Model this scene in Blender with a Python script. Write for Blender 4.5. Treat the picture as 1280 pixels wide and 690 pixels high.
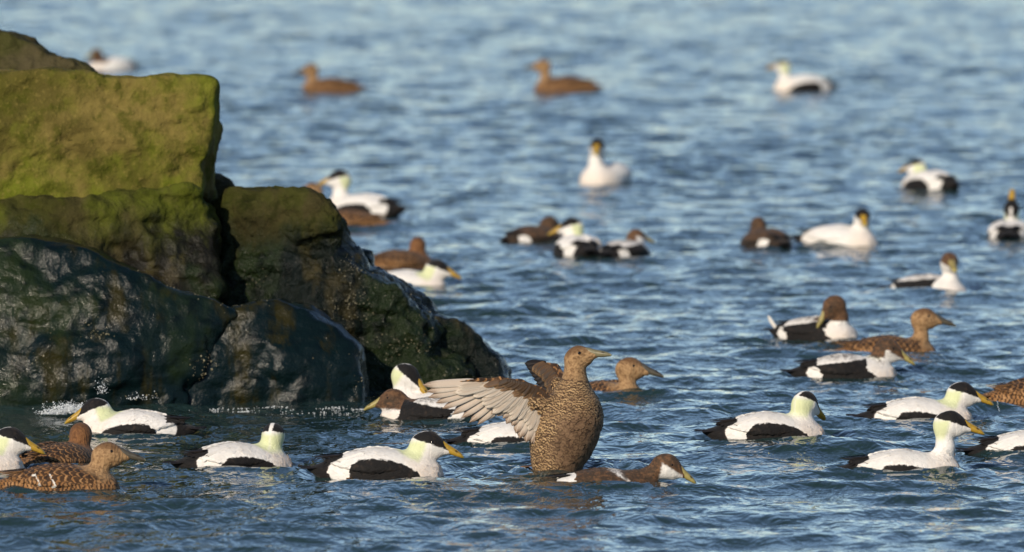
import bpy, math, random
import numpy as np
from mathutils import Vector, Matrix

# ------------------------------------------------------------------ camera, sky, sun
scene = bpy.context.scene
for o in list(bpy.data.objects):
    bpy.data.objects.remove(o)
COL = scene.collection
W, HPX, F = 1280.0, 690.0, 12000.0          # photograph size and focal length in its pixels
CAMH = 2.5                                   # camera height above the water (m)
PITCH = math.atan(658.0 / F)                 # horizon lies 658 px above the picture centre

cam_d = bpy.data.cameras.new('camera')
cam = bpy.data.objects.new('camera', cam_d)
COL.objects.link(cam)
cam.location = (0, 0, CAMH)
cam.rotation_euler = (math.pi / 2 - PITCH, 0, 0)
cam_d.sensor_width = 36
cam_d.lens = 36 * F / W
cam_d.clip_start = 0.5
cam_d.clip_end = 20000
cam_d.dof.use_dof = True
cam_d.dof.focus_distance = 34.0
cam_d.dof.aperture_fstop = 5.0
scene.camera = cam

SUN_EL, SUN_AZ = math.radians(24), math.radians(207)     # azimuth clockwise from +Y
sunv = Vector((math.sin(SUN_AZ) * math.cos(SUN_EL), math.cos(SUN_AZ) * math.cos(SUN_EL), math.sin(SUN_EL)))
world = bpy.data.worlds.new('World')
scene.world = world
world.use_nodes = True
wn = world.node_tree
wn.nodes.clear()
sky = wn.nodes.new('ShaderNodeTexSky')
sky.sky_type = 'NISHITA'
sky.sun_disc = False
sky.sun_elevation = SUN_EL
sky.sun_rotation = SUN_AZ
sky.air_density = 1.0
sky.dust_density = 0.0
sky.altitude = 2500
sky.ozone_density = 1.4
bg = wn.nodes.new('ShaderNodeBackground')
bg.inputs['Strength'].default_value = 0.114
wo = wn.nodes.new('ShaderNodeOutputWorld')
wn.links.new(sky.outputs[0], bg.inputs['Color'])
wn.links.new(bg.outputs[0], wo.inputs['Surface'])
sd = bpy.data.lights.new('sun', 'SUN')
sd.energy = 4.3
sd.angle = math.radians(0.5)
sd.color = (1.0, 0.86, 0.68)
sun = bpy.data.objects.new('sun', sd)
COL.objects.link(sun)
sun.location = (-20, -40, 40)
sun.rotation_euler = (-sunv).to_track_quat('-Z', 'Y').to_euler()
scene.view_settings.view_transform = 'Standard'
scene.view_settings.look = 'None'
scene.view_settings.exposure = 0.0
scene.view_settings.gamma = 1.0
scene.render.engine = 'CYCLES'

rng = np.random.default_rng(7)
random.seed(7)

# ------------------------------------------------------------------ picture <-> place
CP, SP = math.cos(PITCH), math.sin(PITCH)
def ray(px, py):
    u, v = (px - W / 2) / F, -(py - HPX / 2) / F
    return np.array([u, CP + v * SP, -SP + v * CP])
def on_water(px, py, z=0.0):
    d = ray(px, py)
    t = (z - CAMH) / d[2]
    return np.array([0, 0, CAMH]) + d * t
def at_depth(px, py, Y):
    d = ray(px, py)
    return np.array([0, 0, CAMH]) + d * (Y / d[1])

# ------------------------------------------------------------------ numpy helpers
def hash3(ix, iy, iz, seed):
    n = (ix.astype(np.int64) * 73856093) ^ (iy.astype(np.int64) * 19349663) ^ (iz.astype(np.int64) * 83492791) ^ (seed * 2654435761 & 0xffffffff)
    n = (n ^ (n >> 13)) * 1274126177 & 0xffffffff
    n = (n ^ (n >> 16)) * 2246822519 & 0xffffffff
    n = n ^ (n >> 13)
    return (n & 0xffffff) / float(0xffffff) * 2 - 1
def vnoise(p, scale, seed=0):
    q = p * scale
    i = np.floor(q); f = q - i
    f = f * f * f * (f * (f * 6 - 15) + 10)
    i = i.astype(np.int64)
    r = 0
    for a in (0, 1):
        wx = f[:, 0] if a else 1 - f[:, 0]
        for b in (0, 1):
            wy = f[:, 1] if b else 1 - f[:, 1]
            for c in (0, 1):
                wz = f[:, 2] if c else 1 - f[:, 2]
                r = r + wx * wy * wz * hash3(i[:, 0] + a, i[:, 1] + b, i[:, 2] + c, seed)
    return r
def fbm(p, scale, octv=4, seed=0, gain=0.5):
    r, a = 0, 1.0
    for k in range(octv):
        r = r + a * vnoise(p + 13.7 * k, scale * 2.03 ** k, seed + k)
        a *= gain
    return r
def smin(a, b, k):
    h = np.maximum(k - np.abs(a - b), 0) / k
    return np.minimum(a, b) - h * h * k * 0.25
def smax(a, b, k):
    return -smin(-a, -b, k)
def sstep(a, b, x):
    t = np.clip((x - a) / (b - a), 0, 1)
    return t * t * (3 - 2 * t)
def curve(xs, ys, n=200):
    """smooth interpolation table (Catmull-Rom tangents)"""
    xs, ys = np.array(xs, float), np.array(ys, float)
    m = np.gradient(ys, xs)
    X = np.linspace(xs[0], xs[-1], n)
    k = np.clip(np.searchsorted(xs, X, side='right') - 1, 0, len(xs) - 2)
    h = xs[k + 1] - xs[k]; t = (X - xs[k]) / h
    Y = (2*t**3 - 3*t**2 + 1) * ys[k] + (t**3 - 2*t**2 + t) * h * m[k] + (-2*t**3 + 3*t**2) * ys[k+1] + (t**3 - t**2) * h * m[k+1]
    return lambda x: np.interp(x, X, Y)

def surface_nets(func, lo, hi, h, smooth=2):
    lo, hi = np.array(lo, float), np.array(hi, float)
    n = np.ceil((hi - lo) / h).astype(int) + 1
    ax = [lo[i] + h * np.arange(n[i]) for i in range(3)]
    G = np.stack(np.meshgrid(*ax, indexing='ij'), -1).reshape(-1, 3)
    # coarse pass first, then only the band near the surface at full resolution
    st = 4
    nc = (n + st - 1) // st + 1
    cax = [lo[i] + h * st * np.arange(nc[i]) for i in range(3)]
    VC = func(np.stack(np.meshgrid(*cax, indexing='ij'), -1).reshape(-1, 3)).reshape(nc)
    pick = [np.clip((np.arange(n[i]) + st // 2) // st, 0, nc[i] - 1) for i in range(3)]
    V = VC[np.ix_(*pick)].astype(float)
    near = (np.abs(V) < h * st * 1.9).ravel()
    V = V.ravel().copy(); V[near] = func(G[near]); V = V.reshape(n)
    S = V < 0
    m = n - 1
    acc = np.zeros(tuple(m) + (3,)); cnt = np.zeros(tuple(m))
    for axis in range(3):
        o1, o2 = [a for a in range(3) if a != axis]
        for b in (0, 1):
            for c in (0, 1):
                s0 = [None] * 3; s1 = [None] * 3
                s0[axis] = slice(0, m[axis]); s1[axis] = slice(1, m[axis] + 1)
                s0[o1] = s1[o1] = slice(b, b + m[o1]); s0[o2] = s1[o2] = slice(c, c + m[o2])
                v0, v1 = V[tuple(s0)], V[tuple(s1)]
                cr = (v0 < 0) != (v1 < 0)
                t = np.where(cr, v0 / np.where(cr, v0 - v1, 1), 0)
                acc[..., axis] += np.where(cr, t, 0)
                acc[..., o1] += np.where(cr, b, 0); acc[..., o2] += np.where(cr, c, 0)
                cnt += cr
    act = cnt > 0
    idx = -np.ones(tuple(m), int)
    idx[act] = np.arange(act.sum())
    base = np.argwhere(act)
    P = lo + h * (base + acc[act] / cnt[act][:, None])
    quads = []
    for axis in range(3):
        o1, o2 = (axis + 1) % 3, (axis + 2) % 3
        s0 = [slice(None)] * 3; s1 = [slice(None)] * 3
        s0[axis] = slice(0, n[axis] - 1); s1[axis] = slice(1, n[axis])
        a, b = S[tuple(s0)], S[tuple(s1)]
        for sgn, mask in ((1, a & ~b), (0, ~a & b)):
            e = np.argwhere(mask)
            ok = (e[:, o1] > 0) & (e[:, o2] > 0) & (e[:, o1] < m[o1]) & (e[:, o2] < m[o2])
            e = e[ok]
            if not len(e): continue
            q = []
            for d1, d2 in ((-1, -1), (0, -1), (0, 0), (-1, 0)):
                c = e.copy(); c[:, o1] += d1; c[:, o2] += d2
                q.append(idx[c[:, 0], c[:, 1], c[:, 2]])
            q = np.stack(q, 1)
            quads.append(q if sgn else q[:, ::-1])
    Q = np.concatenate(quads)
    for _ in range(smooth):
        P = relax(P, Q, 0.5)
    return P, Q
def relax(P, Q, lam):
    s = np.zeros_like(P); c = np.zeros(len(P))
    for k in range(4):
        a, b = Q[:, k], Q[:, (k + 1) % 4]
        for d in range(3):
            s[:, d] += np.bincount(a, P[b, d], len(P)) + np.bincount(b, P[a, d], len(P))
        c += np.bincount(a, minlength=len(P)) + np.bincount(b, minlength=len(P))
    return P + lam * (s / np.maximum(c, 1)[:, None] - P)
def normals(P, Q):
    n = np.cross(P[Q[:, 2]] - P[Q[:, 0]], P[Q[:, 3]] - P[Q[:, 1]])
    N = np.zeros_like(P)
    for k in range(4):
        for d in range(3):
            N[:, d] += np.bincount(Q[:, k], n[:, d], len(P))
    return N / np.maximum(np.linalg.norm(N, axis=1), 1e-12)[:, None]

def mesh_np(name, P, Q, attrs=None, smooth=True):
    me = bpy.data.meshes.new(name)
    P = np.asarray(P, np.float32); Q = np.asarray(Q, np.int32)
    me.vertices.add(len(P)); me.vertices.foreach_set('co', P.ravel())
    k = Q.shape[1]
    me.loops.add(Q.size); me.loops.foreach_set('vertex_index', Q.ravel())
    me.polygons.add(len(Q))
    me.polygons.foreach_set('loop_start', np.arange(0, Q.size, k, dtype=np.int32))
    me.polygons.foreach_set('loop_total', np.full(len(Q), k, np.int32))
    me.polygons.foreach_set('use_smooth', np.full(len(Q), smooth, bool))
    for an, av in (attrs or {}).items():
        a = me.attributes.new(an, 'FLOAT', 'POINT')
        a.data.foreach_set('value', np.asarray(av, np.float32))
    me.update(calc_edges=True); me.validate()
    return me
def obj(name, me, mat, parent=None):
    o = bpy.data.objects.new(name, me)
    COL.objects.link(o)
    if mat is not None and not me.materials:
        me.materials.append(mat)
    o.parent = parent
    return o
def tag(o, label, cat, group=None, kind=None):
    if label: o['label'] = label
    if cat: o['category'] = cat
    if group: o['group'] = group
    if kind: o['kind'] = kind
    return o

# ------------------------------------------------------------------ node helpers
class NT:
    def __init__(s, name):
        s.m = bpy.data.materials.new(name); s.m.use_nodes = True
        s.t = s.m.node_tree; s.t.nodes.clear()
        s.out = s.n('ShaderNodeOutputMaterial'); s.b = s.n('ShaderNodeBsdfPrincipled')
        s.l(s.b.outputs[0], s.out.inputs['Surface'])
    def n(s, t, **kw):
        x = s.t.nodes.new(t)
        for k, v in kw.items(): setattr(x, k, v)
        return x
    def l(s, a, b): s.t.links.new(a, b)
    def set(s, sock, v):
        if hasattr(v, 'is_output') or isinstance(v, bpy.types.NodeSocket): s.l(v, sock)
        else: sock.default_value = v
    def math(s, op, a, b=0.0, c=0.0, clamp=False):
        x = s.n('ShaderNodeMath', operation=op, use_clamp=clamp)
        s.set(x.inputs[0], a); s.set(x.inputs[1], b); s.set(x.inputs[2], c)
        return x.outputs[0]
    def attr(s, name): return s.n('ShaderNodeAttribute', attribute_name=name).outputs['Fac']
    def obco(s): return s.n('ShaderNodeTexCoord').outputs['Object']
    def pos(s): return s.n('ShaderNodeNewGeometry').outputs['Position']
    def mapv(s, v, scale=(1, 1, 1), loc=(0, 0, 0), rot=(0, 0, 0)):
        x = s.n('ShaderNodeMapping'); s.l(v, x.inputs['Vector'])
        x.inputs['Scale'].default_value = scale; x.inputs['Location'].default_value = loc; x.inputs['Rotation'].default_value = rot
        return x.outputs[0]
    def noise(s, v, scale, detail=3, rough=0.55, dist=0.0, col=False):
        x = s.n('ShaderNodeTexNoise'); s.l(v, x.inputs['Vector'])
        x.inputs['Scale'].default_value = scale; x.inputs['Detail'].default_value = detail
        x.inputs['Roughness'].default_value = rough; x.inputs['Distortion'].default_value = dist
        return x.outputs['Color' if col else 'Fac']
    def vor(s, v, scale, feat='F1', out='Distance'):
        x = s.n('ShaderNodeTexVoronoi', feature=feat); s.l(v, x.inputs['Vector'])
        x.inputs['Scale'].default_value = scale
        return x.outputs[out]
    def mr(s, v, a, b, c=0.0, d=1.0, smooth=True):
        x = s.n('ShaderNodeMapRange', interpolation_type='SMOOTHSTEP' if smooth else 'LINEAR')
        s.l(v, x.inputs[0])
        for i, q in enumerate((a, b, c, d)): x.inputs[i + 1].default_value = q
        return x.outputs[0]
    def mix(s, f, a, b, blend='MIX'):
        x = s.n('ShaderNodeMix', data_type='RGBA', blend_type=blend)
        s.set(x.inputs[0], f)
        s.set(x.inputs[6], a if not isinstance(a, tuple) else (*a, 1)[:4])
        s.set(x.inputs[7], b if not isinstance(b, tuple) else (*b, 1)[:4])
        return x.outputs[2]
    def bump(s, h, strength, dist, normal=None):
        x = s.n('ShaderNodeBump'); s.l(h, x.inputs['Height'])
        x.inputs['Strength'].default_value = strength; x.inputs['Distance'].default_value = dist
        if normal is not None: s.l(normal, x.inputs['Normal'])
        return x.outputs[0]
    def fin(s, col=None, rough=0.6, normal=None, **kw):
        if col is not None: s.set(s.b.inputs['Base Color'], (*col, 1) if isinstance(col, tuple) else col)
        s.set(s.b.inputs['Roughness'], rough)
        if normal is not None: s.l(normal, s.b.inputs['Normal'])
        for k, v in kw.items(): s.set(s.b.inputs[k.replace('_', ' ')], v)
        return s.m

# ------------------------------------------------------------------ water
def water_material():
    t = NT('sea_water')
    lost = t.attr('short_waves')
    p = t.pos()
    a = t.noise(t.mapv(p, (1.0, 0.55, 1)), 9.0, 3, 0.55, 0.3)
    b = t.noise(t.mapv(p, (1.0, 0.7, 1), rot=(0, 0, 0.5)), 26.0, 2, 0.5, 0.2)
    bm = t.n('ShaderNodeBump'); t.l(a, bm.inputs['Height']); bm.inputs['Strength'].default_value = 0.6
    t.l(t.math('ADD', 0.026, t.math('MULTIPLY', lost, 0.105)), bm.inputs['Distance']); n1 = bm.outputs[0]
    n2 = t.bump(b, 0.35, 0.006, n1)
    return t.fin((0.018, 0.039, 0.038), 0.05, n2, IOR=1.333)

WAVES = []
wr = np.random.default_rng(21)
NW = 110
for i in range(NW):
    lam = 0.085 * (1.2 / 0.085) ** ((i + wr.random()) / NW)
    th = math.radians(-100) + wr.normal(0, math.radians(44))
    k = 2 * math.pi / lam
    slope = 0.158 * math.sqrt(2.0 / NW) * (0.85 if lam < 0.2 else (1.05 if lam < 0.6 else 0.62))
    WAVES.append((k * math.cos(th), k * math.sin(th), slope / k, wr.random() * 6.283, lam))
def wave_height(x, y):
    z = 0
    for kx, ky, a, ph, lam in WAVES:
        z = z + a * np.sin(kx * x + ky * y + ph)
    return z
WAKES = []       # (x, y, radius, amplitude) rings round the birds

def build_water():
    rows = []
    z = 4.0
    while z < 6000:
        rows.append(z)
        if z < 28: z += 0.35
        elif z < 118: z += 0.025 * (z / 30) ** 1.35
        else: z *= 1.03
    rows = np.array(rows)
    inner = np.linspace(-0.082, 0.082, 430)
    outer = 0.082 * (14.0) ** np.linspace(0.02, 1, 26)
    ang = np.concatenate([-outer[::-1], inner, outer])
    tanv = np.tan(np.clip(ang, -1.3, 1.3))
    X = rows[:, None] * tanv[None, :]
    Y = np.repeat(rows[:, None], len(tanv), 1)
    dY = np.gradient(rows)[:, None]
    dX = (rows[:, None] * np.abs(np.gradient(tanv))[None, :])
    lost = np.zeros_like(X); tot = 0.0
    Z = np.zeros_like(X); DX = np.zeros_like(X); DY = np.zeros_like(X)
    for kx, ky, a, ph, lam in WAVES:
        sp = np.maximum(dY * abs(ky), dX * abs(kx)) / (2 * math.pi)     # samples per wave, inverse
        w = 1 - sstep(0.13, 0.30, sp)
        s = kx * X + ky * Y + ph
        k = math.hypot(kx, ky)
        aw = a * w
        Z += aw * np.sin(s)
        c = aw * np.cos(s) * 0.8
        DX += c * kx / k; DY += c * ky / k
        lost += (a * k) ** 2 * (1 - w * w); tot += (a * k) ** 2
    # uneven gusts: patches of livelier and calmer water
    g = 0.95 + 0.13 * np.sin(0.9 * X + 0.31 * Y + 1.0) + 0.12 * np.sin(-1.7 * X + 0.57 * Y + 2.0) + 0.10 * np.sin(3.1 * X + 1.13 * Y) * np.sin(0.21 * Y + 4.0)
    Z *= g; DX *= g; DY *= g
    for wx, wy, R, amp in WAKES:
        r0, r1 = np.searchsorted(rows, wy - R * 2.2), np.searchsorted(rows, wy + R * 2.2)
        if r1 <= r0: continue
        dx, dy = X[r0:r1] - wx, Y[r0:r1] - wy
        r = np.hypot(dx, dy)
        Z[r0:r1] += amp * np.sin((r - R * 0.6) * 2 * math.pi / 0.11) * np.exp(-((r - R * 0.9) / (R * 0.45)) ** 2)
    P = np.stack([X + DX, Y + DY, Z], -1).reshape(-1, 3)
    nr, nc = X.shape
    i = (np.arange(nr - 1)[:, None] * nc + np.arange(nc - 1)[None, :]).ravel()
    Q = np.stack([i, i + 1, i + nc + 1, i + nc], 1)
    o = obj('water', mesh_np('water', P, Q, dict(short_waves=np.sqrt(lost / tot).ravel())), water_material())
    o['kind'] = 'structure'
    return o

# ------------------------------------------------------------------ rocks
def rock_material(name, algae, dry, wet, wet_top, gloss, streak, seed, relief=0.026):
    """algae/dry/wet base colours; the tide keeps the rock wet and dark below wet_top (world z)"""
    t = NT(name)
    p = t.mapv(t.pos(), (1, 1, 1), (seed * 3.1, seed, seed * 1.7))
    n1 = t.noise(p, 3.2, 5, 0.6)
    n2 = t.noise(p, 13.0, 6, 0.62)
    n3 = t.noise(p, 60.0, 4, 0.6)
    vs = t.noise(t.mapv(p, (1.0, 1.0, 0.16)), 11.0, 4, 0.6)
    col = t.mix(t.mr(n1, 0.38, 0.62), algae, dry)
    n0 = t.noise(t.mapv(p, (1, 1, 0.6)), 1.7, 4, 0.65, 0.6)
    col = t.mix(t.math('MULTIPLY', t.mr(n0, 0.49, 0.60), 0.8), col, tuple(0.38 * a + 0.10 * b for a, b in zip(dry, algae)))
    col = t.mix(t.math('MULTIPLY', t.mr(n0, 0.44, 0.34), 0.7), col, tuple(c * 1.25 for c in algae))
    col = t.mix(t.math('MULTIPLY', t.mr(n2, 0.48, 0.66), 0.75), col, tuple(c * 0.45 for c in algae))
    col = t.mix(t.math('MULTIPLY', t.mr(n3, 0.52, 0.72), 0.28), col, tuple(min(1, c * 1.9) for c in dry))
    sx = t.n('ShaderNodeSeparateXYZ'); t.l(t.pos(), sx.inputs[0])
    h = t.math('ADD', sx.outputs[2], t.math('MULTIPLY', t.math('SUBTRACT', n1, 0.5), 0.5))
    h = t.math('ADD', h, t.math('MULTIPLY', t.math('SUBTRACT', vs, 0.5), 0.35))
    wetf = t.mr(h, wet_top - 0.10, wet_top + 0.10, 1.0, 0.0)
    wcol = t.mix(t.mr(t.math('ADD', t.math('MULTIPLY', vs, 0.6), t.math('MULTIPLY', n1, 0.4)), 0.50, 0.62), wet, streak)
    wcol = t.mix(t.math('MULTIPLY', t.mr(n0, 0.48, 0.62), 0.8), wcol, (0.014, 0.024, 0.007))
    wcol = t.mix(t.math('MULTIPLY', t.mr(n2, 0.5, 0.68), 0.8), wcol, tuple(c * 0.5 for c in wet))
    col = t.mix(wetf, col, wcol)
    vo = t.vor(t.mapv(p, (1, 1, 1.3)), 17.0)
    hgt = t.math('ADD', t.math('MULTIPLY', n2, 1.0), t.math('MULTIPLY', n3, 0.25))
    hgt = t.math('ADD', hgt, t.math('MULTIPLY', vo, 0.35))
    nb = t.bump(hgt, 0.9, relief)
    rough = t.math('SUBTRACT', 0.9, t.math('MULTIPLY', wetf, 0.9 - gloss))
    rough = t.math('ADD', rough, t.math('MULTIPLY', t.math('SUBTRACT', n2, 0.5), 0.35))
    rough = t.math('ADD', rough, t.math('MULTIPLY', t.mr(n0, 0.42, 0.62), 0.06), clamp=True)
    return t.fin(col, rough, nb, Specular_IOR_Level=0.12, Coat_Weight=t.math('MULTIPLY', wetf, 0.16), Coat_Roughness=0.10, Coat_Normal=nb)

def poly_sdf(x, z, poly):
    d = np.full(x.shape, 1e9); ins = np.zeros(x.shape, bool)
    n = len(poly)
    for i in range(n):
        ax, az = poly[i]; bx, bz = poly[(i + 1) % n]
        ex, ez = bx - ax, bz - az
        wx, wz = x - ax, z - az
        t = np.clip((wx * ex + wz * ez) / (ex * ex + ez * ez), 0, 1)
        d = np.minimum(d, (wx - t * ex) ** 2 + (wz - t * ez) ** 2)
        c = ((az > z) != (bz > z)) & (x < (bx - ax) * (z - az) / np.where(bz == az, 1e-9, bz - az) + ax)
        ins ^= c
    d = np.sqrt(d)
    return np.where(ins, -d, d)

def boulder(pix, Y, depth, rad, lean, mat, label, seed, amp=0.03, side=0.0, h=0.013, cuts=16, roundness=1.0, bulge=0.0, grit=0.009):
    """a boulder whose outline was measured at distance Y; depth is its thickness front to back"""
    poly = [tuple(at_depth(px, py, Y)[[0, 2]]) for px, py in pix]
    xs = [q[0] for q in poly]; zs = [q[1] for q in poly]
    zc = max(-0.35, min(zs)); ztop = max(zs); xc = (max(xs) + min(xs)) / 2
    wid = (max(xs) - min(xs)) / 2
    rr = np.random.default_rng(seed)
    zm = (ztop + zc) / 2; hh = (ztop - zc) / 2
    planes = []
    for i in range(cuts):
        u, v_ = rr.uniform(-1, 1), rr.uniform(-0.9, 1)
        n = np.array([u * 0.62 + rr.normal(0, 0.16), -1.0, v_ * 0.55 + 0.10 + rr.normal(0, 0.16)])
        n /= np.linalg.norm(n)
        x0, z0 = xc + u * wid, zm + v_ * hh
        p0 = np.array([x0, Y + lean * (z0 - zc) + side * (x0 - xc) + bulge * u * u + rr.uniform(0.0, 0.09) + 0.10 * (u * u + v_ * v_) * roundness, z0])
        planes.append((n, p0))
    def base(p, warp):
        x, y, z = p[:, 0], p[:, 1], p[:, 2]
        d2 = poly_sdf(x, z + 0.095 * (y - Y), poly)
        yy = (y - Y) - lean * (z - zc) - side * (x - xc) - bulge * ((x - xc) / wid) ** 2 + warp
        dy = np.abs(yy - depth / 2) - depth / 2
        a = np.maximum(d2 + rad, 0); b = np.maximum(dy + rad, 0)
        return np.sqrt(a * a + b * b) + np.minimum(np.maximum(d2 + rad, dy + rad), 0) - rad
    def f(p):
        s = base(p, 0.0)
        m = np.abs(s) < 0.26
        q = p[m]
        w = base(q, 0.035 * fbm(q, 2.0, 2, seed))
        for n, p0 in planes:                                  # broken flat faces
            w = smax(w, (q - p0) @ n, 0.018)
        m2 = np.abs(w) < 0.07
        q2 = q[m2]
        n = fbm(q2 * np.array([1, 1, 1.5]), 4.0, 4, seed + 9, 0.5)
        cr = 1 - np.abs(vnoise(q2 * np.array([0.7, 1, 1.7]) + 0.12 * n[:, None], 3.4, seed + 21)) * 2.6
        w[m2] += amp * n + amp * 0.55 * np.maximum(cr, 0) ** 4
        s[m] = w
        return s
    pad = 0.10
    lo = (min(xs) - pad, Y - 0.35, max(min(zs), -0.4) - pad)
    hi = (max(xs) + pad, Y + depth + lean * (ztop - zc) + abs(side) * wid + abs(bulge) + 0.25, ztop + pad)
    P, Q = surface_nets(f, lo, hi, h, 1)
    N = normals(P, Q)
    lump = 1 - 1.6 * np.abs(vnoise(P + 0.02 * fbm(P, 9.0, 2, seed + 5)[:, None], 11.0, seed + 40))
    P = P + N * (grit * (0.5 * fbm(P, 17.0, 4, seed + 31, 0.62) + 0.55 * lump))[:, None]
    base = np.array([xc, Y + depth / 2, 0])
    o = obj('boulder', mesh_np('boulder', P - base, Q), mat)
    o.location = base
    tag(o, label, 'rock', 'breakwater boulders')
    return o, P, Q, N

MB = rock_material('mossy_block', (0.110, 0.126, 0.011), (0.170, 0.130, 0.036), (0.03, 0.03, 0.015), -5.0, 0.5, (0.05, 0.05, 0.02), 1, 0.024)
MM = rock_material('half_wet_rock', (0.074, 0.086, 0.009), (0.060, 0.050, 0.018), (0.012, 0.011, 0.007), 0.60, 0.42, (0.05, 0.04, 0.016), 2)
MW = rock_material('wet_weedy_rock', (0.05, 0.05, 0.012), (0.06, 0.05, 0.025), (0.0026, 0.0085, 0.0095), 1.4, 0.30, (0.022, 0.019, 0.004), 3, 0.013)
MR = rock_material('rough_dark_rock', (0.034, 0.040, 0.006), (0.050, 0.042, 0.016), (0.0045, 0.008, 0.0065), 0.60, 0.22, (0.034, 0.029, 0.012), 4, 0.045)
MT = rock_material('brown_boulder', (0.05, 0.05, 0.014), (0.075, 0.062, 0.03), (0.02, 0.018, 0.01), -5.0, 0.6, (0.05, 0.04, 0.02), 5)

ROCKS = []
ROCKS.append(boulder([(-160, 80), (-90, 38), (-30, 27), (8, 30), (40, 46), (75, 68), (112, 92), (125, 200), (-160, 200)], 38.9, 0.7, 0.09, 0.25, MT,
    'brown boulder with a rounded peak behind the mossy square block', 11))
ROCKS.append(boulder([(-230, 84), (-60, 82), (60, 86), (180, 92), (256, 95), (264, 101), (263, 150), (256, 243), (200, 262), (-40, 275), (-230, 275)], 37.5, 1.0, 0.035, 0.10, MB,
    'big square block covered in yellow-green algae on top of the rock pile', 12, amp=0.024, grit=0.007, h=0.011, cuts=7, roundness=0.25))
ROCKS.append(boulder([(-200, 250), (20, 238), (100, 246), (140, 232), (200, 230), (252, 243), (272, 275), (268, 370), (200, 420), (-200, 420)], 37.15, 1.2, 0.08, 0.2, MM,
    'brown and green boulder wedged under the mossy square block', 13, amp=0.045, grit=0.014, h=0.011))
ROCKS.append(boulder([(-260, 300), (-90, 284), (0, 285), (60, 287), (100, 302), (150, 326), (205, 350), (262, 372), (290, 388), (262, 440), (228, 520), (215, 620), (-260, 620)], 36.35, 1.1, 0.07, 0.22, MW,
    'long wet black boulder with smooth sloping top and water trickling down', 14, amp=0.024, grit=0.007, h=0.012, bulge=0.04, cuts=24))
ROCKS.append(boulder([(240, 266), (258, 240), (300, 231), (350, 236), (386, 249), (416, 272), (436, 303), (458, 331), (496, 352), (532, 384), (560, 412), (582, 438), (580, 500), (260, 500)], 37.4, 1.1, 0.12, 0.18, MR,
    'broad rough dark boulder with a humped top beside the square block', 15, amp=0.045, grit=0.016, h=0.011))
ROCKS.append(boulder([(110, 520), (190, 425), (250, 387), (310, 372), (345, 368), (385, 378), (420, 398), (445, 430), (452, 470), (455, 600), (110, 600)], 36.48, 0.8, 0.08, 0.25, MW,
    'low wet dark boulder with a rounded top at the foot of the pile', 16, amp=0.022, grit=0.007, h=0.012, bulge=0.03, cuts=22))
ROCKS.append(boulder([(425, 420), (450, 398), (500, 388), (545, 392), (585, 408), (606, 425), (622, 445), (634, 475), (648, 560), (420, 560)], 37.55, 0.7, 0.09, 0.25, MR,
    'low black boulder whose end slopes down into the sea at the pile tip', 17, amp=0.028, grit=0.013))
ROCKS.append(boulder([(240, 232), (255, 214), (272, 212), (286, 228), (298, 252), (300, 330), (240, 330)], 38.6, 0.6, 0.06, 0.2, MT,
    'small dark boulder in the gap behind the square block and humped boulder', 18, amp=0.03))

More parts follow.
